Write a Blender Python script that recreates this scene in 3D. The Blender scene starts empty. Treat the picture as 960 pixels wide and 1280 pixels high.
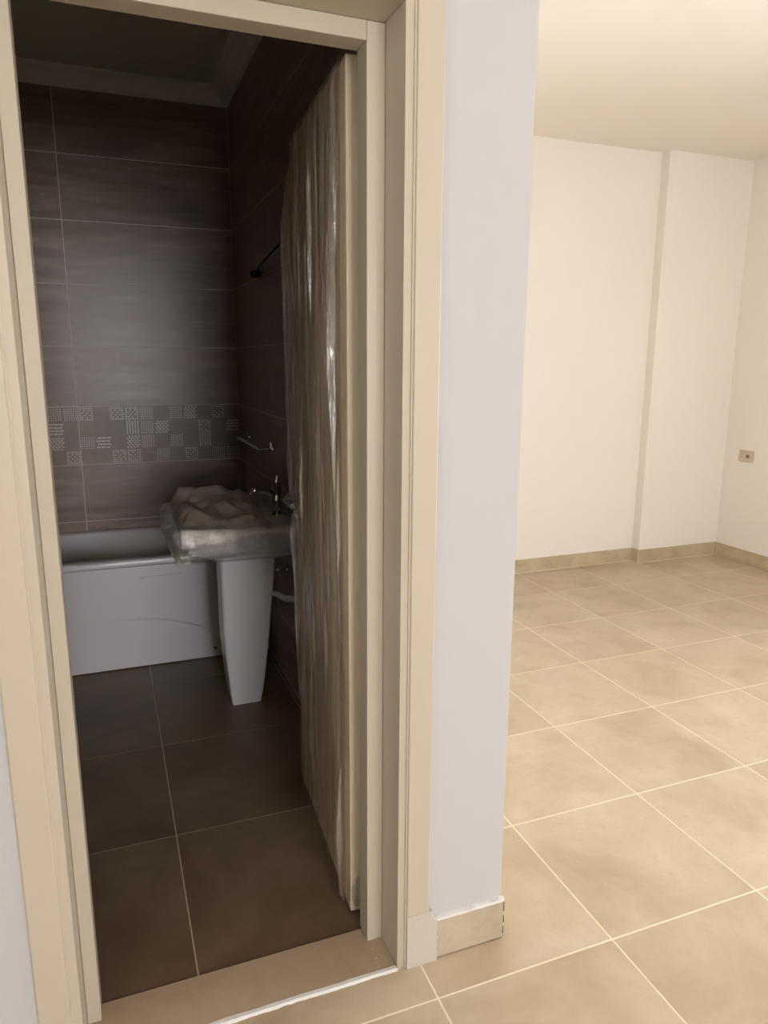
import bpy, bmesh, math, random
from mathutils import Vector, Matrix, noise
random.seed(7)
D = bpy.data
SC = bpy.context.scene
COL = SC.collection
PI = math.pi

# ------------------------------------------------------------ camera
CAM_H = 1.4755
cd = D.cameras.new('camera'); cam = D.objects.new('camera', cd); COL.objects.link(cam)
SC.camera = cam
cd.sensor_fit = 'VERTICAL'; cd.sensor_height = 36.0; cd.lens = 36.0 * 898.3 / 1280.0
cd.clip_start = 0.02
pitch, yaw, roll = 0.20795, 0.36777, 0.004265
fw = Vector((math.sin(yaw) * math.cos(pitch), math.cos(yaw) * math.cos(pitch), -math.sin(pitch)))
r0 = Vector((math.cos(yaw), -math.sin(yaw), 0)); u0 = r0.cross(fw)
rr = r0 * math.cos(roll) + u0 * math.sin(roll); uu = u0 * math.cos(roll) - r0 * math.sin(roll)
M = Matrix((rr, uu, -fw)).transposed().to_4x4(); M.translation = (0, 0, CAM_H)
cam.matrix_world = M

# ------------------------------------------------------------ world, light, exposure
w = D.worlds.new('sky'); SC.world = w; w.use_nodes = True
bg = w.node_tree.nodes['Background']; bg.inputs[0].default_value = (0.75, 0.86, 1.0, 1); bg.inputs[1].default_value = 1.0
SC.view_settings.view_transform = 'Standard'; SC.view_settings.look = 'None'
SC.view_settings.gamma = 1.0; SC.view_settings.use_curve_mapping = False
SC.view_settings.exposure = 0.70
def area(name, loc, rot, sx, sy, power, color):
    l = D.lights.new(name, 'AREA'); l.shape = 'RECTANGLE'; l.size = sx; l.size_y = sy
    l.energy = power; l.color = color
    o = D.objects.new(name, l); COL.objects.link(o); o.location = loc; o.rotation_euler = rot
    return o
# daylight outside the balcony door in the right wall and outside the window behind the camera
area('balcony_daylight', (4.62, 1.4, 1.25), (0, math.radians(90), 0), 2.2, 2.2, 115, (1.0, 0.98, 0.96))
area('hall_daylight_and_fill', (1.05, -4.78, 1.55), (math.radians(90), 0, 0), 2.1, 1.7, 165, (1.0, 0.96, 0.95))
area('hall_daylight_and_fill', (-2.38, -1.05, 1.55), (0, math.radians(-90), 0), 1.5, 1.5, 30, (1.0, 0.96, 0.95))  # added fill from the left, brightens the door leaf
sl = D.lights.new('sun', 'SUN'); sl.energy = 85.0; sl.angle = math.radians(0.6); sl.color = (1.0, 0.95, 0.87)
so = D.objects.new('sun', sl); COL.objects.link(so)
so.rotation_euler = Vector((0.50, 0.12, 0.86)).to_track_quat('Z', 'Y').to_euler()

# ------------------------------------------------------------ helpers
def obj(name, bm, mat, parent=None, smooth=False, loc=None):
    me = D.meshes.new(name); bm.normal_update(); bm.to_mesh(me); bm.free()
    if mat: me.materials.append(mat)
    if smooth:
        for p in me.polygons: p.use_smooth = True
    o = D.objects.new(name, me); COL.objects.link(o)
    if parent: o.parent = parent
    if loc: o.location = loc
    return o
def empty(name, loc, rz=0):
    o = D.objects.new(name, None); COL.objects.link(o); o.location = loc; o.rotation_euler = (0, 0, rz)
    o.empty_display_size = 0.1
    return o
def tag(o, label=None, cat=None, group=None, kind=None):
    if label: o['label'] = label
    if cat: o['category'] = cat
    if group: o['group'] = group
    if kind: o['kind'] = kind
    return o
def box(bm, x0, x1, y0, y1, z0, z1, bev=0, seg=2, mtx=None):
    res = bmesh.ops.create_cube(bm, size=1.0)
    vs = res['verts']
    for v in vs:
        v.co = Vector((x0 + (v.co.x + .5) * (x1 - x0), y0 + (v.co.y + .5) * (y1 - y0), z0 + (v.co.z + .5) * (z1 - z0)))
    if bev:
        es = list({e for v in vs for e in v.link_edges})
        r = bmesh.ops.bevel(bm, geom=es, offset=bev, segments=seg, affect='EDGES', profile=0.5)
        vs = list({v for v in r['verts']} | {v for v in vs if v.is_valid})
    if mtx is not None:
        for v in vs: v.co = mtx @ v.co
    return vs
def B(*a, **k):
    bm = bmesh.new(); box(bm, *a, **k); return bm
def cyl(bm, p0, p1, r, r2=None, n=16, caps=True):
    p0 = Vector(p0); p1 = Vector(p1); d = p1 - p0
    q = d.to_track_quat('Z', 'Y').to_matrix().to_4x4(); q.translation = (p0 + p1) / 2
    return bmesh.ops.create_cone(bm, cap_ends=caps, segments=n, radius1=r, radius2=r if r2 is None else r2, depth=d.length, matrix=q)['verts']
def tube(bm, pts, r, n=10):
    pts = [Vector(p) for p in pts]; rings = []
    for i, p in enumerate(pts):
        d = (pts[min(i + 1, len(pts) - 1)] - pts[max(i - 1, 0)]).normalized()
        q = d.to_track_quat('Z', 'Y')
        rad = r[i] if isinstance(r, (list, tuple)) else r
        rings.append([bm.verts.new(p + q @ Vector((rad * math.cos(2 * PI * k / n), rad * math.sin(2 * PI * k / n), 0))) for k in range(n)])
    for a, b in zip(rings, rings[1:]):
        for k in range(n): bm.faces.new((a[k], a[(k + 1) % n], b[(k + 1) % n], b[k]))
    bm.faces.new(rings[0][::-1]); bm.faces.new(rings[-1])
def loft(bm, rings, cap0=True, cap1=True):
    vr = [[bm.verts.new(p) for p in r] for r in rings]
    n = len(vr[0])
    for a, b in zip(vr, vr[1:]):
        for k in range(n): bm.faces.new((a[k], a[(k + 1) % n], b[(k + 1) % n], b[k]))
    if cap0: bm.faces.new(vr[0][::-1])
    if cap1: bm.faces.new(vr[-1])
    bmesh.ops.recalc_face_normals(bm, faces=bm.faces)
    return vr
def rrect(x0, x1, y0, y1, r, z, n=5):
    pts = []
    for cx, cy, a in ((x1 - r, y1 - r, 0), (x0 + r, y1 - r, 90), (x0 + r, y0 + r, 180), (x1 - r, y0 + r, 270)):
        for k in range(n + 1):
            t = math.radians(a + 90 * k / n)
            pts.append(Vector((cx + r * math.cos(t), cy + r * math.sin(t), z)))
    return pts
def fn(p, s=1.0, o=0.0):
    return noise.noise(Vector((p[0] * s + o, p[1] * s + o * 1.7, p[2] * s - o)))

# ------------------------------------------------------------ materials
def mat(name, col, rough=0.5, metal=0.0, spec=0.5):
    m = D.materials.new(name); m.use_nodes = True
    b = m.node_tree.nodes['Principled BSDF']
    b.inputs['Base Color'].default_value = (*col, 1); b.inputs['Roughness'].default_value = rough
    b.inputs['Metallic'].default_value = metal; b.inputs['Specular IOR Level'].default_value = spec
    return m
def N(m, t, **k):
    n = m.node_tree.nodes.new(t)
    for a, v in k.items():
        if a in n.inputs: n.inputs[a].default_value = v
        else: setattr(n, a, v)
    return n
def L(m, a, b): m.node_tree.links.new(a, b)
def coords(m, scale=(1, 1, 1), rand=True):
    tc = N(m, 'ShaderNodeTexCoord'); mp = N(m, 'ShaderNodeMapping'); mp.inputs['Scale'].default_value = scale
    if rand:
        oi = N(m, 'ShaderNodeObjectInfo'); mu = N(m, 'ShaderNodeMath', operation='MULTIPLY'); mu.inputs[1].default_value = 37.0
        va = N(m, 'ShaderNodeVectorMath', operation='ADD')
        L(m, oi.outputs['Random'], mu.inputs[0]); L(m, tc.outputs['Object'], va.inputs[0]); L(m, mu.outputs[0], va.inputs[1])
        L(m, va.outputs[0], mp.inputs['Vector'])
    else: L(m, tc.outputs['Object'], mp.inputs['Vector'])
    return mp.outputs[0]
def nz(m, vec, scale, detail=4, rough=0.55, dist=0.0):
    n = N(m, 'ShaderNodeTexNoise'); n.inputs['Scale'].default_value = scale; n.inputs['Detail'].default_value = detail
    n.inputs['Roughness'].default_value = rough; n.inputs['Distortion'].default_value = dist
    L(m, vec, n.inputs['Vector']); return n.outputs['Fac']
def ramp(m, fac, stops):
    r = N(m, 'ShaderNodeValToRGB'); el = r.color_ramp.elements
    el[0].position, el[0].color = stops[0][0], (*stops[0][1], 1)
    el[1].position, el[1].color = stops[-1][0], (*stops[-1][1], 1)
    for p, c in stops[1:-1]:
        e = el.new(p); e.color = (*c, 1)
    L(m, fac, r.inputs[0]); return r.outputs[0]
def mixc(m, fac, a, b, mode='MIX'):
    n = N(m, 'ShaderNodeMix', data_type='RGBA', blend_type=mode)
    for s, v in ((0, fac), (6, a), (7, b)):
        if hasattr(v, 'links'): L(m, v, n.inputs[s])
        else: n.inputs[s].default_value = v if s == 0 else (*v, 1)
    return n.outputs[2]
def bump(m, h, strength=0.2, dist=0.002):
    b = N(m, 'ShaderNodeBump'); b.inputs['Strength'].default_value = strength; b.inputs['Distance'].default_value = dist
    L(m, h, b.inputs['Height']); L(m, b.outputs[0], m.node_tree.nodes['Principled BSDF'].inputs['Normal'])
P = lambda m: m.node_tree.nodes['Principled BSDF'].inputs

def paint(name, col, rough=0.85, b=0.12):
    m = mat(name, col, rough); v = coords(m, rand=False)
    f = nz(m, v, 1.3, 3); c2 = tuple(x * 0.95 for x in col)
    L(m, mixc(m, f, c2, col), P(m)['Base Color'])
    bump(m, nz(m, v, 90, 3), b, 0.001)
    return m
M_WALL = paint('cream_wall_paint', (0.88, 0.83, 0.755))
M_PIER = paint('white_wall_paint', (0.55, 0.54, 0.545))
M_CEIL = paint('ceiling_paint', (0.90, 0.85, 0.77))
M_BCEIL = paint('shade_tinted_ceiling_paint', (0.62, 0.62, 0.54))  # white paint with the dim olive shade mixed into its colour
M_TRIM = paint('cream_lacquer', (0.54, 0.475, 0.37), 0.42, 0.04)
M_CORN = paint('white_plaster', (0.80, 0.78, 0.74), 0.8)
M_PATCH = paint('filler_plaster', (0.56, 0.51, 0.44), 0.8, 0.3)

def tilemat(name, cols, rough, streak=None, sc=3.0, br=0.03):
    m = mat(name, cols[1], rough)
    v = coords(m, streak or (1, 1, 1))
    a = nz(m, v, sc, 5, 0.6, 0.4); c = ramp(m, a, [(0.32, cols[0]), (0.5, cols[1]), (0.68, cols[2])])
    v2 = coords(m, (1, 1, 1)); f = nz(m, v2, sc * 9, 4, 0.7)
    c = mixc(m, ramp(m, f, [(0.45, (0, 0, 0)), (0.75, (0.35,) * 3)]), c, cols[0])
    # a few pale scuffs
    sv = coords(m, (1.0, 6.0, 1.0)); s = nz(m, sv, 5, 6, 0.75)
    c = mixc(m, ramp(m, s, [(0.66, (0, 0, 0)), (0.80, (0.30,) * 3)]), c, tuple(min(1, x * 1.35) for x in cols[2]))
    L(m, c, P(m)['Base Color'])
    rn = N(m, 'ShaderNodeMapRange'); rn.inputs['To Min'].default_value = rough - 0.07; rn.inputs['To Max'].default_value = rough + 0.12
    L(m, a, rn.inputs['Value']); L(m, rn.outputs[0], P(m)['Roughness'])
    bump(m, f, 0.05, 0.001)
    return m
M_FLOOR = tilemat('beige_stoneware', [(0.45, 0.345, 0.22), (0.55, 0.44, 0.305), (0.62, 0.515, 0.375)], 0.30, sc=3.2)
M_BFLOOR = tilemat('brown_stoneware', [(0.125, 0.080, 0.046), (0.175, 0.117, 0.071), (0.225, 0.158, 0.102)], 0.42, sc=3.0)
M_SKIRT = tilemat('skirting_stoneware', [(0.36, 0.30, 0.21), (0.46, 0.39, 0.28), (0.53, 0.45, 0.33)], 0.4, sc=6)
M_SKIRT2 = tilemat('warm_skirting_stoneware', [(0.44, 0.35, 0.22), (0.54, 0.44, 0.29), (0.60, 0.50, 0.35)], 0.4, sc=6)
M_SILL = tilemat('threshold_stoneware', [(0.38, 0.285, 0.19), (0.46, 0.345, 0.235), (0.52, 0.40, 0.28)], 0.45, sc=4)
M_WTILE = tilemat('brown_wall_tile', [(0.20, 0.143, 0.109), (0.285, 0.207, 0.163), (0.38, 0.285, 0.23)], 0.31, streak=(1, 1, 9), sc=2.2)
M_DECOR = tilemat('brown_decor_tile', [(0.175, 0.124, 0.092), (0.265, 0.193, 0.148), (0.35, 0.26, 0.208)], 0.36, sc=5)
M_RELIEF = mat('raised_decor_glaze', (0.68, 0.59, 0.52), 0.3)
M_GROUT = paint('cream_grout', (0.86, 0.77, 0.60), 0.9, 0.4)
M_BGROUT = paint('pale_grout', (0.66, 0.54, 0.40), 0.9, 0.4)
M_WGROUT = paint('grey_wall_grout', (0.80, 0.72, 0.65), 0.8, 0.3)
M_CERAM = mat('white_ceramic', (0.86, 0.86, 0.89), 0.12)
M_ACRYL = mat('white_acrylic', (0.68, 0.66, 0.66), 0.17)
M_CHROME = mat('chrome', (0.72, 0.72, 0.74), 0.13, 1.0)
M_BLACK = mat('black_plastic', (0.018, 0.016, 0.015), 0.4)
M_PIPE = mat('white_plastic_pipe', (0.62, 0.61, 0.62), 0.3)
M_OUTLET = mat('aged_ivory_plastic', (0.60, 0.50, 0.38), 0.4)
M_HOLE = mat('dark_socket', (0.20, 0.16, 0.11), 0.6)
M_METAL = mat('dark_handle_metal', (0.16, 0.15, 0.14), 0.3, 1.0)
M_ALU = mat('white_window_profile', (0.75, 0.75, 0.75), 0.4)

def leafmat():
    m = mat('lacquered_door_leaf', (0.46, 0.36, 0.23), 0.5)
    v = coords(m, (5, 22, 0.55), rand=False); f = nz(m, v, 1.3, 5, 0.6, 0.6)
    L(m, ramp(m, f, [(0.33, (0.68, 0.55, 0.37)), (0.5, (0.76, 0.63, 0.45)), (0.66, (0.84, 0.72, 0.54))]), P(m)['Base Color'])
    return m
M_LEAF = leafmat()
M_LEDGE = paint('cream_door_edge', (0.70, 0.61, 0.44), 0.45, 0.05)

def film(name, tint, haze, stretch, bs, rough=0.09, gloss=0.3, fres=1.0, bd=0.006, crk=None):
    m = D.materials.new(name); m.use_nodes = True; nt = m.node_tree; nt.nodes.clear()
    out = N(m, 'ShaderNodeOutputMaterial'); tr = N(m, 'ShaderNodeBsdfTransparent'); tr.inputs[0].default_value = (*tint, 1)
    gl = N(m, 'ShaderNodeBsdfGlossy'); gl.inputs['Roughness'].default_value = rough; gl.inputs['Color'].default_value = (1, 1, 1, 1)
    df = N(m, 'ShaderNodeBsdfDiffuse'); df.inputs['Color'].default_value = (0.62, 0.58, 0.52, 1)
    v = coords(m, stretch, rand=False); h = nz(m, v, 1.0, 5, 0.62, 0.5)
    b = N(m, 'ShaderNodeBump'); b.inputs['Strength'].default_value = bs; b.inputs['Distance'].default_value = bd
    L(m, h, b.inputs['Height'])
    if crk:                                        # crinkled patches with a much livelier surface
        vc = coords(m, crk, rand=False); ch = nz(m, vc, 1.0, 4, .65, 1.2); mk = nz(m, coords(m, (6, 11, 1.1), rand=False), 1.0, 2)
        mr = N(m, 'ShaderNodeMapRange'); mr.inputs['From Min'].default_value = .50; mr.inputs['From Max'].default_value = .62; L(m, mk, mr.inputs[0])
        mm = N(m, 'ShaderNodeMath', operation='MULTIPLY'); L(m, ch, mm.inputs[0]); L(m, mr.outputs[0], mm.inputs[1])
        b2 = N(m, 'ShaderNodeBump'); b2.inputs['Strength'].default_value = 1.0; b2.inputs['Distance'].default_value = .03
        L(m, mm.outputs[0], b2.inputs['Height']); L(m, b.outputs[0], b2.inputs['Normal']); b = b2
    for n in (gl, df): L(m, b.outputs[0], n.inputs['Normal'])
    fr = N(m, 'ShaderNodeFresnel'); fr.inputs['IOR'].default_value = 1.5; L(m, b.outputs[0], fr.inputs['Normal'])
    ma = N(m, 'ShaderNodeMath', operation='MULTIPLY_ADD'); ma.inputs[1].default_value = fres; ma.inputs[2].default_value = gloss * 0.15
    ma.use_clamp = True
    L(m, fr.outputs[0], ma.inputs[0])
    m1 = N(m, 'ShaderNodeMixShader'); hr = N(m, 'ShaderNodeMapRange'); hr.inputs['From Min'].default_value = .38; hr.inputs['From Max'].default_value = .68; hr.inputs['To Min'].default_value = haze * .45; hr.inputs['To Max'].default_value = haze * 2.2; L(m, nz(m, v, .8, 6, .7), hr.inputs[0]); L(m, hr.outputs[0], m1.inputs[0]); L(m, tr.outputs[0], m1.inputs[1]); L(m, df.outputs[0], m1.inputs[2])
    m2 = N(m, 'ShaderNodeMixShader'); L(m, ma.outputs[0], m2.inputs[0]); L(m, m1.outputs[0], m2.inputs[1]); L(m, gl.outputs[0], m2.inputs[2])
    L(m, m2.outputs[0], out.inputs[0])
    return m
M_FLAP = film('clear_loose_film', (0.97, 0.96, 0.95), 0.03, (14, 40, 3.0), 1.0, 0.05, gloss=.8, fres=1.0, bd=0.03, crk=(40, 60, 12))
M_FILM = film('clear_stretch_film', (0.97, 0.94, 0.89), 0.15, (8, 30, .8), 1.0, 0.05, gloss=1.0, fres=0.25, bd=0.010, crk=(40, 70, 22))
M_FILM2 = film('cloudy_packing_film', (0.95, 0.93, 0.91), 0.11, (26, 26, 26), 1.0, 0.06, gloss=1.1, fres=0.4, bd=0.016, crk=(45, 60, 45))
M_GLASS = film('window_glass', (0.98, 0.99, 1.0), 0.0, (1, 1, 1), 0.0, 0.02)
def foammat():
    m = mat('grey_brown_packing_sheet', (0.20, 0.165, 0.14), 0.45)
    v = coords(m, rand=False); f = nz(m, v, 14, 5, 0.6)
    L(m, ramp(m, f, [(0.35, (0.40, 0.33, 0.27)), (0.65, (0.54, 0.46, 0.385))]), P(m)['Base Color'])
    bump(m, nz(m, v, 30, 3), 0.25, 0.002)
    return m
M_SHEET = foammat()
M_FOAM = mat('pale_foam_wrap', (0.92, 0.89, 0.84), 0.4)

# ------------------------------------------------------------ dimensions (metres)
YF, YR = 1.40, 1.60            # front and rear face of the door wall
XW, YB = 0.715, 4.21           # bathroom right wall and back wall (tile faces)
XBL = -0.985                   # bathroom left wall
XP = 0.868                     # living room side of the dividing wall
YL, YPI, XPI, XR = 4.24, 4.165, 3.645, 4.39
ZC = 2.86; XL, YK = -2.2, -4.6
JL, JR, JH = -0.135, 0.577, 2.135   # door lining faces
SL, SR, SH = -0.105, 0.536, 2.098   # stop faces

# ------------------------------------------------------------ floor
floor = tag(obj('floor', B(XL - .2, XR + .2, YK - .2, YL + .2, -0.16, -0.0005), M_GROUT),
            'beige stoneware tile floor of the bright living room and hall', 'floor', kind='structure')
T = 0.5; OX, OY = 0.637, 1.282; J = 0.0026
full = None
def in_bath(x0, x1, y0, y1): return x1 <= XP + .001 and y0 >= YF - 0.02
def tile_piece(x0, x1, y0, y1, thk=0.01):
    global full
    isfull = abs(x1 - x0 - T) < 1e-4 and abs(y1 - y0 - T) < 1e-4
    cx, cy = (x0 + x1) / 2, (y0 + y1) / 2
    if isfull and full is not None:
        o = full.copy(); COL.objects.link(o); o.parent = floor; o.location = (cx, cy, 0); return o
    hx, hy = (x1 - x0) / 2 - J, (y1 - y0) / 2 - J
    o = obj('floor_tile', B(-hx, hx, -hy, hy, -thk, 0.0), M_FLOOR, floor, loc=(cx, cy, 0))
    if isfull: full = o
    return o
ks = range(-6, 9); rs = range(-4, 8)
for k in ks:
    for r in rs:
        x0 = max(OX + k * T, XL); x1 = min(OX + (k + 1) * T, XR); y0 = max(OY + r * T, OY - 4 * T); y1 = min(OY + (r + 1) * T, YL)
        if x1 - x0 < .01 or y1 - y0 < .01: continue
        if y1 > YF + .005:                       # region of door wall and bathroom
            if x1 <= XP: y1 = YF - 0.006 if y0 < YF - .01 else y0
            elif x0 < XP:
                if y0 < YF - .01:                # the tile at the wall end is notched round the wall
                    bm = bmesh.new(); a_, b_, c_, d_ = x0 + J, x1 - J, y0 + J, y1 - J
                    pts = [(a_, c_), (b_, c_), (b_, d_), (XP - .02, d_), (XP - .02, YF + .02), (a_, YF + .02)]
                    loft(bm, [[Vector((px, py, zz)) for px, py in pts] for zz in (-.01, 0)])
                    obj('floor_tile', bm, M_FLOOR, floor)
                    continue
                x0 = XP
            if y1 - y0 < .01: continue
        tile_piece(x0, x1, y0, y1)

obj('hall_floor_tiles', B(XL, XR, YK, OY - 4 * T - J, -.01, 0), M_FLOOR, floor)["kind"] = 'stuff'
bfloor = tag(obj('floor', B(XBL - .1, XW + .02, 1.545, YB + .02, -0.15, -0.0008), M_BGROUT),
             'dark brown stoneware tile floor of the bathroom', 'floor', kind='structure')
bfloor.location.z = 0.0004
bx = [XBL, 0.115 - .58, 0.115, 0.695, XW]; by = [1.547, 2.116, 2.694, 3.272, YB]
for i in range(4):
    for j in range(4):
        hx, hy = (bx[i + 1] - bx[i]) / 2 - .0018, (by[j + 1] - by[j]) / 2 - .0018
        obj('floor_tile', B(-hx, hx, -hy, hy, -.01, 0.0), M_BFLOOR, bfloor, loc=((bx[i] + bx[i + 1]) / 2, (by[j] + by[j + 1]) / 2, 0))

# threshold
th = tag(empty('trim_1', (0.2, 1.47, 0)), 'beige stone threshold under the open bathroom door with a rough white filler line', 'threshold', kind='structure')
o = obj('threshold_slab', B(JL - .08 - .2, JR + .02 - .2, YF + .004 - 1.47, 1.5455 - 1.47, -.02, 0.0035, bev=.0012), M_SILL, th)
bm = bmesh.new()                                   # ragged filler bead
n = 70; top = []; 
for i in range(n + 1):
    x = JL - .04 + (JR + .04 - JL) * i / n
    wv = .0105 + .004 * noise.noise(Vector((x * 14, 1, 0))) + .003 * noise.noise(Vector((x * 60, 5, 0)))
    c = YF - .002 + .003 * noise.noise(Vector((x * 8, 9, 0)))
    h = .005 + .0015 * noise.noise(Vector((x * 50, 3, 0)))
    top.append([bm.verts.new((x - .2, c - wv - 1.47, -.002)), bm.verts.new((x - .2, c - wv * .4 - 1.47, h)), bm.verts.new((x - .2, c + wv * .5 - 1.47, h)), bm.verts.new((x - .2, c + wv - 1.47, -.002))])
for a, b in zip(top, top[1:]):
    for q in range(3): bm.faces.new((a[q], b[q], b[q + 1], a[q + 1]))
bmesh.ops.recalc_face_normals(bm, faces=bm.faces)
tag(obj('filler_bead', bm, M_CORN, th), 'rough white filler line')

# ------------------------------------------------------------ walls
def wall(name, args, m, label):
    bm = bmesh.new()
    for a in args: box(bm, *a)
    return tag(obj(name, bm, m), label, 'wall', kind='structure')
zt = ZC + .02
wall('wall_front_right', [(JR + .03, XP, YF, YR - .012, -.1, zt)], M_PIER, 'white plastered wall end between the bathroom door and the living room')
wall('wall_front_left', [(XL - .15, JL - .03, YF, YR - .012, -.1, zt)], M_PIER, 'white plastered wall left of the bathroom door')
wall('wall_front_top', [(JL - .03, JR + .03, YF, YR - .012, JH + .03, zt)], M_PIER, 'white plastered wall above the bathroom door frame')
wall('wall_divider', [(XW + .008, XP, YR - .012, YL + .15, -.1, zt)], M_WALL, 'cream wall dividing bathroom and living room')
wall('wall_bathroom_back', [(XBL - .15, XW + .008, YB + .0008, YL + .15, -.1, zt)], M_WGROUT, 'dark brown tiled back wall above the bathtub with a band of patterned tiles')
wall('wall_bathroom_right_lining', [(XW + .0006, XW + .008, YR - .012, YB + .0008, -.1, zt)], M_WGROUT, 'dark brown tiled right wall of the bathroom, behind washbasin and door')
wall('wall_bathroom_left', [(XBL - .15, XBL, YR - .012, YB + .0008, -.1, zt)], M_WTILE, 'dark brown tiled left wall of the bathroom')
wall('wall_living_back', [(XP, XR + .15, YL, YL + .15, -.1, zt)], M_WALL, 'cream painted back wall of the living room')
wall('wall_pilaster', [(XPI, XR, YPI, YL, -.1, zt)], M_WALL, 'shallow cream wall projection in the far corner of the living room')
wy0, wy1, wz0, wz1 = 0.3, 2.5, 0.05, 2.35
wall('wall_living_right', [(XR, XR + .15, wy1, YL + .15, -.1, zt), (XR, XR + .15, YK, wy0, -.1, zt), (XR, XR + .15, wy0, wy1, wz1, zt), (XR, XR + .15, wy0, wy1, -.1, wz0)],
     M_WALL, 'cream right wall of the living room carrying the power outlet')
gx0, gx1, hz0, hz1 = 0.0, 2.1, 0.7, 2.4; hy0, hy1 = -1.8, -0.3
wall('wall_hall_back', [(XL - .15, gx0, YK - .15, YK, -.1, zt), (gx1, XR + .15, YK - .15, YK, -.1, zt), (gx0, gx1, YK - .15, YK, -.1, hz0), (gx0, gx1, YK - .15, YK, hz1, zt)],
     M_WALL, 'cream wall behind the camera with a window')
wall('wall_hall_left', [(XL - .15, XL, YK, hy0, -.1, zt), (XL - .15, XL, hy1, YF, -.1, zt), (XL - .15, XL, hy0, hy1, -.1, hz0), (XL - .15, XL, hy0, hy1, hz1, zt)], M_WALL, 'cream wall on the left side of the hall with an added window')
tag(obj('ceiling', B(XL - .15, XR + .15, YK - .15, YL + .15, ZC + .02, ZC + .15), M_CEIL), 'cream ceiling slab of the living room and hall', 'ceiling', kind='structure')
bm = bmesh.new(); box(bm, XP, XR, YK, YL, ZC, ZC + .02); box(bm, XL, XP, YK, YF, ZC, ZC + .02)
tag(obj('ceiling', bm, M_CEIL), 'smooth cream plaster ceiling of the living room', 'ceiling', kind='structure')
tag(obj('ceiling', B(XBL, XW, YR - .012, YB, ZC, ZC + .02), M_BCEIL), 'plain white bathroom ceiling with the dim olive shade put into its colour', 'ceiling', kind='structure')

# windows outside the frame (they let the daylight in); the left hall one is added
def window(name, axis, a0, a1, z0, z1, at, label):
    e = tag(empty(name, (at, (a0 + a1) / 2, z0) if axis == 'x' else ((a0 + a1) / 2, at, z0)), label, 'window', kind='structure')
    h = (a1 - a0) / 2; H = z1 - z0
    def bb(p0, p1, q0, q1, d=.03):
        return B(-d, d, p0, p1, q0, q1) if axis == 'x' else B(p0, p1, -d, d, q0, q1)
    for a in ((-h, -h + .05, 0, H), (h - .05, h, 0, H), (-.04, .04, .05, H - .05)): obj('stile', bb(*a), M_ALU, e)
    for a in ((-h + .05, h - .05, 0, .05), (-h + .05, h - .05, H - .05, H)): obj('rail', bb(*a), M_ALU, e)
    for a in ((-h + .05, -.04, .05, H - .05), (.04, h - .05, .05, H - .05)): obj('pane', bb(*a, d=.002), M_GLASS, e)
window('window_1', 'x', wy0, wy1, wz0, wz1, XR + .1, 'white two-part balcony window in the right wall of the living room')
window('added_window_2', 'x', hy0, hy1, hz0, hz1, XL - .1, 'added unseen white two-part window in the left wall of the hall')  # added opening so light from the left reaches the door leaf
window('window_3', 'y', gx0, gx1, hz0, hz1, YK - .1, 'white two-part window in the wall behind the camera')

# ------------------------------------------------------------ bathroom wall tiles
zs = [0.002, .282, .597, .911, 1.2255, 1.54, 1.855, 2.169, 2.483, 2.797, ZC]
wb = D.objects['wall_bathroom_back']; wr = D.objects['wall_bathroom_right_lining']
G = .0016
def motif(bm, kind, cx, cz, s, y):
    def bit(x, z, w_, h_, a=0):
        m_ = Matrix.Translation((cx + x * s, y, cz + z * s)) @ Matrix.Rotation(a, 4, 'Y')
        box(bm, -w_ * s * .56, w_ * s * .56, -.0012, .0003, -h_ * s * .68, h_ * s * .68, mtx=m_)
    if kind == 'H':
        for i in range(3):
            for j in range(4): bit(-.32 + i * .31 + (.08 if j % 2 else 0), -.33 + j * .22, .24, .07)
    elif kind == 'V':
        for i in range(5):
            for j in range(3): bit(-.36 + i * .18, -.3 + j * .3 + (.06 if i % 2 else 0), .065, .25)
    elif kind == 'B':
        for j in range(6):
            for i in range(4): bit(-.36 + i * .22 + (.11 if j % 2 else 0) - .02, -.38 + j * .15, .13, .06, .35)
    elif kind == 'o':
        for j in range(6):
            for i in range(6): bit(-.38 + i * .15, -.38 + j * .15, .06, .06, PI / 4)
    elif kind == 'F':
        for a in range(6):
            for b in range(6):
                px, pz = -.38 + a * .152, -.38 + b * .152
                if (a + b) % 2 == 0 or px * px + pz * pz > .11: bit(px, pz, .105, .05, -math.atan2(pz, px) + (.5 if (a * 3 + b) % 3 else -.3))
codes = {'R': ["F.FFo.oB.F.", "...VoB..F.H", "oH.Bo.o.V..", "..FF.o.F.oo"],
         'L': ["V..o..F..oo", "..B..oH..H.", "F..o.B..oB.", "..oV..F.V.F"]}
for r in range(len(zs) - 1):
    z0, z1 = zs[r] + G, zs[r + 1] - G
    for x0, x1, cd_ in ((XBL, -.141, 'L'), (-.141, XW, 'R')):
        dec = abs(zs[r] - .911) < .01
        cx, cz = (x0 + x1) / 2, (z0 + z1) / 2; hx, hz = (x1 - x0) / 2 - G, (z1 - z0) / 2
        o = obj('patterned_wall_tile' if dec else 'wall_tile', B(-hx, hx, 0, .0095, -hz, hz), M_DECOR if dec else M_WTILE, wb, loc=(cx, YB, cz))
        if dec:
            tag(o, 'patterned brown decor tile')
            bm = bmesh.new(); s = (x1 - x0) / 11
            for j, row in enumerate(codes[cd_]):
                for i, ch in enumerate(row):
                    motif(bm, ch, -hx + (i + .5) * s, hz - (j + .5) * (2 * hz / 4), min(s, hz / 2), 0)
            tag(obj('raised_pattern', bm, M_RELIEF, o), 'pale raised dots, dashes and rosettes', kind='stuff')
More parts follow.
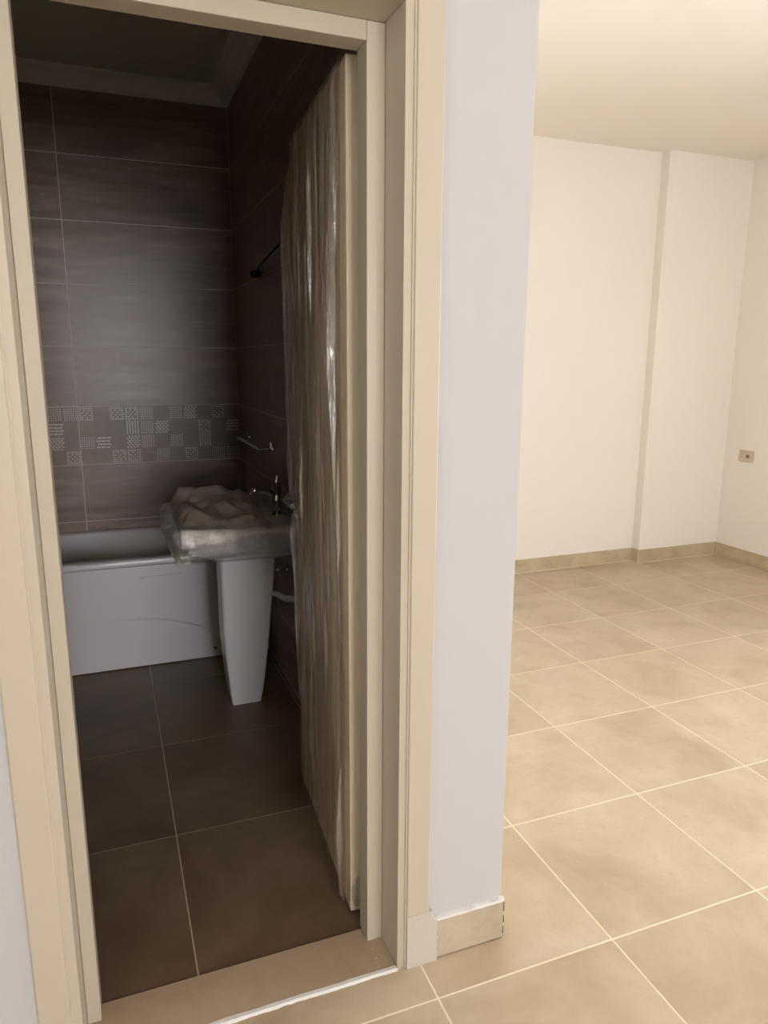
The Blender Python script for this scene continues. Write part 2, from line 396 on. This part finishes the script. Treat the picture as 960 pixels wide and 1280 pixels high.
for r in range(len(zs) - 1):
    z0, z1 = zs[r] + G, zs[r + 1] - G
    for y0, y1 in ((YR - .012, 2.40), (2.40, 3.30), (3.30, YB)):
        hy, hz = (y1 - y0) / 2 - G, (z1 - z0) / 2
        obj('wall_tile', B(0, .0015, -hy, hy, -hz, hz), M_WTILE, wr, loc=(XW, (y0 + y1) / 2, (z0 + z1) / 2))
# corner grout bead
obj('corner_joint', B(XW - .002, XW + .001, YB - .002, YB + .001, 0, 2.79), M_BGROUT, wb)

# cornice around the bathroom ceiling, mitred
prof = [(0, 2.785), (.010, 2.785), (.014, 2.797), (.026, 2.799), (.034, 2.806), (.048, 2.822), (.066, 2.834), (.078, 2.838), (.080, 2.846), (.092, 2.849), (.100, 2.853), (.100, 2.8601), (0, 2.8601)]
bm = bmesh.new()
def rect(d, z): return [(XBL + d, YR + d, z), (XW - d, YR + d, z), (XW - d, YB - d, z), (XBL + d, YB - d, z)]
rg = [[bm.verts.new(p) for p in rect(d, z)] for d, z in prof]
for a, b in zip(rg, rg[1:]):
    for k in range(4): bm.faces.new((a[k], a[(k + 1) % 4], b[(k + 1) % 4], b[k]))
bmesh.ops.recalc_face_normals(bm, faces=bm.faces)
tag(obj('trim_2', bm, M_CORN), 'stepped white plaster cornice along the top of the bathroom tiles', 'cornice', kind='structure')

# ------------------------------------------------------------ skirting
def skirt(name, pieces, label, m=None):
    e = tag(empty(name, (0, 0, 0)), label, 'baseboard', kind='structure')
    for a in pieces:
        x0, x1, y0, y1, z0, z1 = a
        obj('skirting_tile', B(-(x1 - x0) / 2, (x1 - x0) / 2, -(y1 - y0) / 2, (y1 - y0) / 2, z0, z1, bev=.0015, seg=1), m or M_SKIRT2, e, loc=((x0 + x1) / 2, (y0 + y1) / 2, 0))
    return e
g = .0015; HS = .098
xs = [XP + .01, 1.12, 1.62, 2.12, 2.613, 3.111, 3.5, XPI - .0]
p = [(a + g, b - g, YL - .009, YL - .0005, .001, HS) for a, b in zip(xs, xs[1:])]
e = skirt('baseboard_back', p, 'beige tile skirting along the living room back wall, left of the wall projection')
obj('floor_joint', B(XP + .01, XPI - .01, YL - .0125, YL - .0092, -.001, .0025), M_GROUT, e)
obj('grout_backing', B(XP, XPI - .01, YL - .006, YL, .0, HS - .002), M_GROUT, e)
p = [(XPI - .0095, XPI - .0005, YPI - .009, YL - .011, .001, HS), (XPI + g, 4.142 - g, YPI - .009, YPI - .0005, .001, HS), (4.142 + g, XR - .011, YPI - .009, YPI - .0005, .001, HS)]
e = skirt('baseboard_pilaster', p, 'beige tile skirting wrapping the shallow wall projection in the far corner')
obj('floor_joint', B(XPI - .008, XR - .013, YPI - .0125, YPI - .0092, -.001, .0025), M_GROUT, e)
obj('grout_backing', B(XPI, XR - .01, YPI - .006, YPI, .0, HS - .002), M_GROUT, e)
ys = [YPI - .001, 3.787, 3.30, 2.82, wy1]
p = [(XR - .009, XR - .0005, b + g, a - g, .001, HS) for a, b in zip(ys, ys[1:])]
e = skirt('baseboard_right', p, 'beige tile skirting along the right wall below the outlet')
obj('grout_backing', B(XR - .006, XR, wy1, YPI, .0, HS - .002), M_GROUT, e)
ys = [1.40, 1.9, 2.4, 2.9, 3.4, 3.9, YL - .011]
e = skirt('baseboard_divider', [(XP + .0005, XP + .0095, a + g, b - g, .001, HS) for a, b in zip(ys, ys[1:])], 'beige tile skirting on the living room side of the dividing wall')
# wall-end piece
e = skirt('baseboard_front', [(.682, XP + .004, YF - .011, YF - .001, .002, .108)], 'chipped grey-beige skirting tile at the foot of the white wall end beside the door', M_SKIRT)
bm = bmesh.new()                                      # uneven filler on its top and end
for i in range(26):
    x0 = .682 + (XP + .006 - .682) * i / 26; x1 = .682 + (XP + .006 - .682) * (i + 1) / 26
    h = .116 + .004 * noise.noise(Vector((x0 * 40, 0, 0)))
    box(bm, x0, x1, YF - .0105 - .001 * noise.noise(Vector((x0 * 60, 4, 0))), YF, .1082, h)
tag(obj('top_filler', bm, M_CORN, e), 'uneven white filler along the top edge')
bm = bmesh.new()
for i in range(9):
    z0 = .012 + i * .011
    if i in (2, 5): continue
    box(bm, XP + .0045, XP + .0065 + .001 * random.random(), YF - .0095, YF - .003, z0, z0 + .009)
obj('end_gap', bm, M_BLACK, e)
bm = B(XL, JL - .085, YF - .011, YF - .001, .002, .108, bev=.0015, seg=1)
e = tag(obj('baseboard_left', bm, M_SKIRT), 'grey-beige skirting tile left of the bathroom door frame', 'baseboard', kind='structure')

# ------------------------------------------------------------ door frame
fr = tag(empty('trim_3', (JL, YF, 0)), 'cream lacquered door frame with casing and stop around the bathroom doorway', 'door frame', kind='structure')
ox, oy = JL, YF
def fb(name, x0, x1, y0, y1, z0, z1, bev=.0015, m=None, lab=None):
    o = obj(name, B(x0 - ox, x1 - ox, y0 - oy, y1 - oy, z0, z1, bev=bev, seg=2), m or M_TRIM, fr)
    if lab: tag(o, lab)
    return o
yj0 = YF - .006; z0f = .0005
# lining (jambs and head)
fb('jamb', JR, JR + .028, yj0, YR + .004, z0f, JH + .028)
fb('jamb', JL - .028, JL, yj0, YR + .004, z0f, JH + .028)
fb('head_lining', JL, JR, yj0, YR + .004, JH, JH + .028)
# stops
fb('stop', SR, JR - .0005, 1.498, 1.556, .0036, SH + .0365, .002)
fb('stop', JL + .0005, SL, 1.498, 1.556, .0036, SH + .0365, .002)
fb('head_stop', SL, SR, 1.498, 1.556, SH, SH + .0365, .002)
# casing, standing proud of the lining with a shadow groove
for s, xa, xb in ((1, JR + .021, JR + .080), (-1, JL - .080, JL - .021)):
    fb('casing', xa, xb, YF - .016, YF - .0002, .118 if s > 0 else z0f, JH + .085, .003)
    xg = (JR + .017, JR + .0215) if s > 0 else (JL - .0215, JL - .017)
    fb('casing_bead', *xg, YF - .011, YF - .0002, z0f, JH + .02, .001)
fb('head_casing', JL - .021, JR + .021, YF - .016, YF - .0002, JH + .021, JH + .085, .003)
# ragged plinth at the foot of the right casing
bm = bmesh.new(); rows = 14; verts = []
for i in range(rows + 1):
    z = .0005 + .148 * i / rows
    xr = JR + .104 + .0035 * noise.noise(Vector((z * 70, 2, 0))) - (.016 if i >= rows - 1 else 0) - (.01 if i == rows - 2 else 0)
    verts.append([Vector((JR + .0215 - ox, -.0175, z)), Vector((xr - .002 - ox, -.0175, z)), Vector((xr - ox, -.0145, z)), Vector((xr - ox, -.0002, z)), Vector((JR + .0215 - ox, -.0002, z))])
loft(bm, verts)
tag(obj('casing_foot', bm, M_PATCH, fr), 'pale patched foot with a ragged right edge')
# mortar crumbs at the foot of the frame
cr = bmesh.new()
for i in range(11):
    x = JR - .045 + random.random() * .05; y = 1.405 + random.random() * .11
    if x > JR - .004: x = JR - .006
    r_ = .0008 + random.random() ** 2 * .004
    bmesh.ops.create_icosphere(cr, subdivisions=1, radius=r_, matrix=Matrix.Translation((x, y, .0036 + r_ * .5)) @ Matrix.Diagonal((1, 1.3, .6, 1)))
tag(obj('mortar_crumbs', cr, M_PATCH), 'white mortar crumbs on the threshold at the foot of the right door jamb', 'debris', kind='stuff')

# ------------------------------------------------------------ door leaf, wrapped
HX, HY = .566, 1.602
ang = math.radians(-3.7)
LT, LW, LB, LTOP = .040, .672, .010, 2.112
door = tag(empty('door_1', (HX, HY, 0), ang), 'bathroom door opened inward and wrapped in wrinkled clear plastic film', 'door', kind='structure')
# local axes: +y along the leaf, -x toward the opening
bm = bmesh.new(); vs = box(bm, -LT, 0, 0, LW, LB, LTOP, bev=.003, seg=2)
leaf = obj('door_leaf', bm, M_LEAF, door)
leaf.data.materials.append(M_LEDGE)
for pg in leaf.data.polygons:
    if pg.normal.y < -.5: pg.material_index = 1
hd = bmesh.new(); hz = 1.035
cyl(hd, (-LT - .0005, LW - .045, hz), (-LT - .008, LW - .045, hz), .024, n=20)
tube(hd, [(-LT - .008, LW - .045, hz), (-LT - .030, LW - .045, hz), (-LT - .040, LW - .05, hz), (-LT - .043, LW - .075, hz), (-LT - .042, LW - .15, hz)], .008, 10)
tag(obj('lever_handle', hd, M_METAL, leaf), 'dark lever handle under the film')
for zz in (.25, 1.05, 1.85):
    bm = bmesh.new(); cyl(bm, (-.004 + .01, -.008, zz - .04), (-.004 + .01, -.008, zz + .04), .007, n=12)
    obj('hinge', bm, M_CHROME, door)
# film: wraps the opening-side face, with loose folds past the free edge
def flap_w(z):       # how far the film stands off at the free edge
    pts = [(0, .0), (.012, .004), (.20, .012), (.45, .024), (.72, .030), (.90, .036), (.97, .03), (1.0, .012), (1.045, .040), (1.12, .045), (1.5, .045), (1.86, .046), (2.0, .030), (2.075, .010), (2.12, .002)]
    for (a, b), (c, d) in zip(pts, pts[1:]):
        if a <= z <= c: return b + (d - b) * (z - a) / (c - a)
    return .002
FOLDS = [(.045, .013, 3.1), (.085, .017, 7.7), (.14, .009, 1.9), (.21, .015, 5.2), (.28, .010, 9.4), (.35, .015, 12.3), (.43, .010, 15.8), (.50, .014, 18.1), (.57, .011, 21.6), (.62, .012, 25.2)]
def folds(y, z):
    s_ = 0
    for y0, h, sd in FOLDS:
        yk = y0 + .020 * noise.noise(Vector((z * .55, sd, 0))) + .0012 * noise.noise(Vector((z * 5, sd, 3)))
        hk = h * max(0, .55 + 1.3 * noise.noise(Vector((z * 2.3, sd, 9))))
        d = y - yk
        if 0 <= d < .032: s_ += hk * (1 - d / .032) ** 1.6
        elif -.009 < d < 0:
            t_ = 1 + d / .009; s_ += hk * t_ * t_ * (3 - 2 * t_)
    return s_
bm = bmesh.new(); NU, NV = 260, 280; grid = []
for j in range(NV + 1):
    z = LB - .004 + (LTOP + .004 - LB + .004) * j / NV
    fwid = flap_w(z); row = []
    edge = min(1, (z - LB + .004) / .03) * min(1, (LTOP + .004 - z) / .03)
    for i in range(NU + 1):
        t = i / NU
        if t < .86:                                  # on the face
            y = .012 + (LW - .012 - .02) * t / .86
            a = .0055 + .006 * noise.noise(Vector((y * 17, z * .7, 0))) + .0045 * noise.noise(Vector((y * 46, z * 1.7, 3)))
            a += .0016 * noise.noise(Vector((y * 70, z * 22, 8))) * max(0, noise.noise(Vector((y * 5, z * 1.6, 11))) * 2 + .5)
            a += folds(y, z) + .0022 * (1 - abs(noise.noise(Vector((y * 26, z * .5, 5)))) * 2) ** 5
            hp = math.exp(-((y - (LW - .06)) / .05) ** 2) * math.exp(-((z - hz) / .03) ** 2) * .044
            x = -LT - .0022 - max(.0006, a) * (.35 + .65 * edge) - hp
        else:                                        # the loose fold round the free edge
            q = (t - .86) / .14
            k = 1 - abs(2 * q - 1)
            x0 = -LT - .003; x1 = .004
            x = x0 + (x1 - x0) * q - fwid * (k ** .8) * 1.0
            y = LW - .02 + .03 * min(1, q * 2) + fwid * 1.1 * k
            if q > .6: y = LW + .01 + (fwid * 1.1 * k)
            x += .005 * noise.noise(Vector((q * 22, z * 1.1, 31))) * k * min(1, fwid / .02)
            x += .006 * noise.noise(Vector((q * 6, z * 5, 2))) * k * min(1, fwid / .02)
            y += .004 * noise.noise(Vector((q * 6, z * 7, 6))) * k
        row.append(bm.verts.new((x, y, z)))
    grid.append(row)
for a, b in zip(grid, grid[1:]):
    for i in range(NU): bm.faces.new((a[i], a[i + 1], b[i + 1], b[i]))
pf = obj('plastic_film', bm, M_FILM, door, smooth=True)
pf.data.materials.append(M_FLAP)
for i, pg in enumerate(pf.data.polygons):
    if (i % NU) / NU >= .875: pg.material_index = 1
# crumpled knot of film at the hinge edge near the floor and the bunched foot
bm = bmesh.new(); rings = []
for j in range(12):
    z = .006 + j * .011; k = math.sin(PI * j / 11) ** .4 if 0 < j < 11 else .6
    rings.append([Vector((-LT / 2 + (LT / 2 + .004) * k * math.cos(a * PI / 6) + .002 * noise.noise(Vector((a, z * 60, 1))),
                          .010 + .016 * k * math.sin(a * PI / 6), z)) for a in range(12)])
loft(bm, rings)
o = obj('film_foot', bm, M_FILM2, door, smooth=True); tag(o, 'bunched plastic at the bottom hinge corner')

# ------------------------------------------------------------ bathtub
tub = tag(empty('bathtub', (-.135, 3.85, 0)), 'white built-in bathtub with a glossy flat front panel along the tiled back wall', 'bathtub')
tx, ty = -.135, 3.85
TX0, TX1, TY0, TY1, TZ = XBL + .003, XW - .004, 3.482, YB - .004, .546
def tr(p): return Vector((p.x - tx, p.y - ty, p.z))
bm = bmesh.new()
R = [rrect(TX0 + .003, TX1 - .003, TY0 + .003, TY1 - .003, .012, TZ - .030), rrect(TX0, TX1, TY0, TY1, .014, TZ - .024), rrect(TX0, TX1, TY0, TY1, .014, TZ - .006),
     rrect(TX0 + .006, TX1 - .006, TY0 + .006, TY1 - .006, .012, TZ), rrect(TX0 + .07, TX1 - .09, TY0 + .055, TY1 - .06, .11, TZ),
     rrect(TX0 + .082, TX1 - .10, TY0 + .066, TY1 - .07, .11, TZ - .012), rrect(TX0 + .11, TX1 - .13, TY0 + .085, TY1 - .09, .12, TZ - .2),
     rrect(TX0 + .17, TX1 - .19, TY0 + .12, TY1 - .125, .13, TZ - .36), rrect(TX0 + .24, TX1 - .26, TY0 + .18, TY1 - .18, .12, TZ - .41)]
loft(bm, [[tr(q) for q in r_] for r_ in R], cap0=False)
obj('tub_shell', bm, M_ACRYL, tub, smooth=False)
sh = D.objects['tub_shell']
for pg in sh.data.polygons: pg.use_smooth = True
bm = bmesh.new(); box(bm, TX0 + .004 - tx, TX1 - .004 - tx, TY0 + .010 - ty, TY0 + .030 - ty, .004, TZ - .034, bev=.004)
pan = obj('front_panel', bm, M_ACRYL, tub)
bm = bmesh.new()                                     # raised arc moulded across the panel
arc = []
for i in range(33):
    t = i / 32; x = -.10 + t * .56; z = .245 - .0 + .012 * math.sin(t * 2.2) - .135 * t ** 2.6
    arc.append((x - tx, TY0 + .0105 - ty, z))
tube(bm, arc, [.0015 + .0045 * math.sin(PI * i / 32) for i in range(33)], 8)
obj('moulded_arc', bm, M_ACRYL, pan, smooth=True)
bm = bmesh.new()
tube(bm, [(.10 - tx + .19 * i / 12, TY0 + .0100 - ty, .452 + .008 * i / 12) for i in range(13)], .0030, 8)
obj('highlight_line', bm, M_ACRYL, pan, smooth=True)  # thin bead standing in for a film highlight streak on the panel
bm = bmesh.new(); cyl(bm, (.434 - tx, TY0 + .0098 - ty, .050), (.434 - tx, TY0 + .006 - ty, .050), .0065, n=14)
tag(obj('panel_screw', bm, M_BLACK, pan), 'small dark fixing screw')
# scrap of film on the rim
bm = bmesh.new(); g_ = []
for j in range(15):
    row = []
    for i in range(25):
        x = .26 + .16 * i / 24; t = j / 14
        y = TY0 + .05 - .062 * min(1, t * 1.6) - .0; z = TZ + .004 - (0 if t < .62 else (t - .62) * .12)
        nn = noise.noise(Vector((x * 60, t * 5, 2)))
        row.append(bm.verts.new((x, y - .004 * abs(nn) - .003, z + .004 * abs(noise.noise(Vector((x * 50, t * 6, 7)))))))
    g_.append(row)
for a, b in zip(g_, g_[1:]):
    for i in range(24): bm.faces.new((a[i], a[i + 1], b[i + 1], b[i]))
tag(obj('film_scrap', bm, M_FILM, smooth=True), 'small shiny scrap of clear film on the bathtub rim left of the washbasin', 'plastic film')

# ------------------------------------------------------------ washbasin with pedestal
wbn = tag(empty('washbasin', (.47, 3.0, 0)), 'white pedestal washbasin on the dark right wall, half covered by packing', 'washbasin')
def wl(pts): return [Vector((q.x - .47, q.y - 3.0, q.z)) for q in pts]
BX0, BX1, BY0, BY1, BZ = .245, XW - .002, 2.745, 3.27, .815
bm = bmesh.new()
R = [rrect(.37, BX1, 2.87, 3.14, .05, .668), rrect(.335, BX1, 2.83, 3.18, .06, .69), rrect(.29, BX1, 2.775, 3.235, .06, .716), rrect(BX0 + .02, BX1, BY0 + .012, BY1 - .012, .06, .73),
     rrect(BX0 + .018, BX1, BY0 + .010, BY1 - .010, .05, .772), rrect(BX0 + .003, BX1, BY0 + .002, BY1 - .002, .045, .780),
     rrect(BX0, BX1, BY0, BY1, .045, BZ - .006), rrect(BX0 + .008, BX1, BY0 + .008, BY1 - .008, .04, BZ),
     rrect(BX0 + .04, BX1 - .13, BY0 + .045, BY1 - .045, .10, BZ), rrect(BX0 + .05, BX1 - .14, BY0 + .055, BY1 - .055, .10, BZ - .012),
     rrect(BX0 + .09, BX1 - .17, BY0 + .1, BY1 - .1, .08, BZ - .09), rrect(BX0 + .13, BX1 - .2, BY0 + .16, BY1 - .16, .05, BZ - .105)]
loft(bm, [wl(q) for q in R])
bm.normal_update()
basin = obj('basin', bm, M_CERAM, wbn, smooth=True)
bm = bmesh.new()                                     # pedestal: wide at the top, narrow foot
def ped(z):
    t = z / .668
    l = .428 - .025 * min(1, t * 2.2) ** .8; r_ = .553 + .083 * t ** .75
    return l, r_
R = []
for i in range(15):
    z = .001 + .668 * i / 14; l, r_ = ped(z)
    R.append(rrect(l, r_, 2.93, 3.075, .012, z, n=3))
loft(bm, [wl(q) for q in R])
obj('pedestal', bm, M_CERAM, wbn)
# mixer tap
tp = bmesh.new(); ax, ay = .660 - .47, 0.0
cyl(tp, (ax, ay, BZ), (ax, ay, BZ + .008), .027, n=24); cyl(tp, (ax, ay, BZ + .008), (ax, ay, BZ + .125), .020, n=24)
tube(tp, [(ax, ay, BZ + .095), (ax - .04, ay, BZ + .112), (ax - .09, ay, BZ + .118), (ax - .118, ay, BZ + .112)], [.015, .0125, .011, .011], 14)
cyl(tp, (ax - .112, ay, BZ + .114), (ax - .112, ay, BZ + .098), .010, n=14)
tap = obj('mixer_tap', tp, M_CHROME, wbn, smooth=True); tag(tap, 'chrome single lever tap')
tp = bmesh.new(); cyl(tp, (ax, ay, BZ + .1255), (ax, ay, BZ + .150), .021, .017, n=24)
tube(tp, [(ax, ay, BZ + .145), (ax + .002, ay, BZ + .158), (ax + .006, ay, BZ + .176)], [.007, .006, .005], 10)
obj('tap_lever', tp, M_CHROME, tap)

# packing sheet: crumpled opaque sheet over the bowl
def drape(fx0, fx1, fy0, fy1, nx, ny, hfun):
    bm = bmesh.new(); g_ = []
    for j in range(ny + 1):
        row = []
        for i in range(nx + 1):
            u, v = i / nx, j / ny
            row.append(bm.verts.new(hfun(u, v, fx0 + (fx1 - fx0) * u, fy0 + (fy1 - fy0) * v)))
        g_.append(row)
    for a, b in zip(g_, g_[1:]):
        for i in range(nx): bm.faces.new((a[i], a[i + 1], b[i + 1], b[i]))
    bmesh.ops.recalc_face_normals(bm, faces=bm.faces)
    return bm
def sheet_h(u, v, x, y):
    c = noise.noise(Vector((x * 9, y * 6, 0))) * .034 - abs(noise.noise(Vector((x * 13, y * 8, 4)))) * .030 - abs(noise.noise(Vector((x * 30, y * 22, 9)))) * .006
    ex = min(1, u / .12, (1 - u) / .16); ey = min(1, v / .14, (1 - v) / .10)
    e = max(0, min(ex, ey)) ** .55
    ramp_ = 1 - .12 * u                 # lower toward the tap
    rise = .006 + .088 * v ** .8
    z = BZ + .006 + e * (rise * ramp_ + c + .012)
    z = max(z, BZ + .0045)
    x -= .47; y -= 3.0
    return (x + .008 * noise.noise(Vector((x * 20, y * 20, 14))), y + .008 * noise.noise(Vector((x * 20, y * 20, 24))), z)
pk = tag(obj('packing_sheet', drape(BX0 - .01, .600, BY0 + .012, BY1 + .01, 56, 60, sheet_h), M_SHEET, wbn, smooth=True),
         'crumpled grey-brown packing sheet')
sm = pk.modifiers.new('thick', 'SOLIDIFY'); sm.thickness = .003
# pale foam strip taped along the near rim
bm = bmesh.new(); n = 60; rows = []
for i in range(n + 1):
    t = i / n; x = BX0 - .012 + (XW - .03 - BX0 + .012) * t
    up = .844 - .014 * min(1, t * 2) + .003 * noise.noise(Vector((x * 18, 3, 0)))
    lo = .770 + (.012 if t > .42 else 0) + (.014 if t > .5 else 0) + .004 * noise.noise(Vector((x * 25, 9, 0)))
    yo = BY0 - .007 - .003 * noise.noise(Vector((x * 30, 1, 0)))
    rows.append([Vector((x, yo, lo)), Vector((x, yo - .004 - .003 * noise.noise(Vector((x * 40, 7, 0))), (up + lo) / 2)), Vector((x, yo, up - .006)), Vector((x, yo + .010, up)), Vector((x, yo + .016, up - .004)), Vector((x, yo + .0045, (up + lo) / 2)), Vector((x, yo + .0045, lo))])
loft(bm, rows)
for v in bm.verts: v.co -= Vector((.47, 3.0, 0))
tag(obj('foam_strip', bm, M_FOAM, wbn, smooth=True), 'pale foam strip along the rim')
# clear film wrapped round everything
bm = bmesh.new(); K = 96; prof2 = [(.016, .712, .02), (-.006, .724, .0), (-.018, .75, .0), (-.022, .785, .0), (-.020, .83, .0), (-.008, .850, .03), (.012, .868, .06)]
rings = []
for (off, z, rad) in prof2:
    ring = []
    pts = rrect(BX0 + off - .008, XW - .006, BY0 + off - .006, BY1 - off * .5, .05, z, n=23)
    for q in pts:
        n1 = noise.noise(Vector((q.x * 22, q.y * 22, z * 14))); n2 = noise.noise(Vector((q.x * 60, q.y * 60, z * 40 + 5)))
        dx = -.006 * n1 - .003 * n2 if q.x < XW - .02 else 0
        left = max(0, (.34 - q.x) / .1)
        ring.append(Vector((q.x + dx - .022 * left * (1 if .70 < z < .88 else .3), q.y - .004 * n1 - .003 * n2 - .004, z + .008 * n1 + (.0 if z < .8 else .02 * max(0, noise.noise(Vector((q.x * 8, q.y * 8, 1))))))))
    rings.append(ring)
loft(bm, rings, cap0=False, cap1=False)
for v in bm.verts: v.co -= Vector((.47, 3.0, 0))
tag(obj('film_wrap', bm, M_FILM2, wbn, smooth=True), 'cloudy clear plastic film')

# drain pipe and shut-off valve behind the pedestal
bm = bmesh.new()
tube(bm, [(XW - .002, 2.80, .50), (XW - .04, 2.80, .50), (XW - .07, 2.83, .498), (XW - .075, 2.90, .492), (.605, 2.98, .485), (.60, 3.02, .49)], .014, 12)
for v in bm.verts: v.co -= Vector((.47, 3.0, 0))
tag(obj('drain_pipe', bm, M_PIPE, wbn, smooth=True), 'pale drain pipe')
vv = tag(empty('shutoff_valve', (XW, 3.06, .555)), 'small chrome shut-off valve on the wall under the washbasin', 'valve')
bm = bmesh.new(); cyl(bm, (-.0005, 0, 0), (-.006, 0, 0), .020, n=20); cyl(bm, (-.006, 0, 0), (-.045, 0, 0), .009, n=14)
obj('valve_body', bm, M_CHROME, vv)
bm = bmesh.new(); cyl(bm, (-.045, 0, 0), (-.060, 0, 0), .013, n=8); obj('valve_knob', bm, M_CHROME, vv)

# ------------------------------------------------------------ towel rail
tw = tag(empty('towel_rail', (XW, 3.58, 1.07)), 'chrome towel rail with two brackets on the dark wall above the tub end', 'towel rail')
bm = bmesh.new(); cyl(bm, (-.065, -.30, 0), (-.065, .32, 0), .0075, n=14); obj('rail', bm, M_CHROME, tw, smooth=False)
for yy in (-.29, .27):
    bm = bmesh.new(); cyl(bm, (-.0005, yy, 0), (-.006, yy, 0), .020, n=20); cyl(bm, (-.006, yy, 0), (-.072, yy, 0), .007, n=12)
    cyl(bm, (-.010, yy, -.0), (-.010, yy, .032), .006, n=10)
    obj('bracket', bm, M_CHROME, tw)
# ------------------------------------------------------------ lamp cable on the wall
bm = bmesh.new()
cyl(bm, (XW - .0005, 3.49, 1.870), (XW - .035, 3.46, 1.862), .020, .017, n=16)
cb = obj('lamp_cable', bm, M_BLACK)
tag(cb, 'black cable and connector sticking out of the dark wall above the washbasin', 'cable')
bm = bmesh.new(); tube(bm, [(XW - .033, 3.46, 1.864), (XW - .045, 3.38, 1.862), (XW - .05, 3.28, 1.868), (XW - .045, 3.17, 1.885), (XW - .03, 3.08, 1.91), (XW - .0045, 3.0, 1.94)], .004, 8)
obj('cable', bm, M_BLACK, cb, smooth=True)

# ------------------------------------------------------------ outlet
ol = tag(empty('power_outlet', (XR, 3.958, .796)), 'small ivory power outlet plate low on the right wall of the living room', 'outlet')
bm = bmesh.new(); box(bm, -.011, -.0005, -.064, .064, -.042, .042, bev=.004); obj('cover_plate', bm, M_OUTLET, ol)
bm = bmesh.new(); cyl(bm, (-.0112, -.018, 0), (-.0135, -.018, 0), .021, n=28); sk = obj('socket_face', bm, M_OUTLET, ol)
bm = bmesh.new(); cyl(bm, (-.0136, -.018, 0), (-.0142, -.018, 0), .015, n=24); tag(obj('socket_recess', bm, M_HOLE, sk), 'dark round socket opening')
for zz in (.012, -.010):
    bm = bmesh.new(); cyl(bm, (-.0112, .034, zz), (-.0122, .034, zz), .004, n=10); obj('screw', bm, M_HOLE, ol)
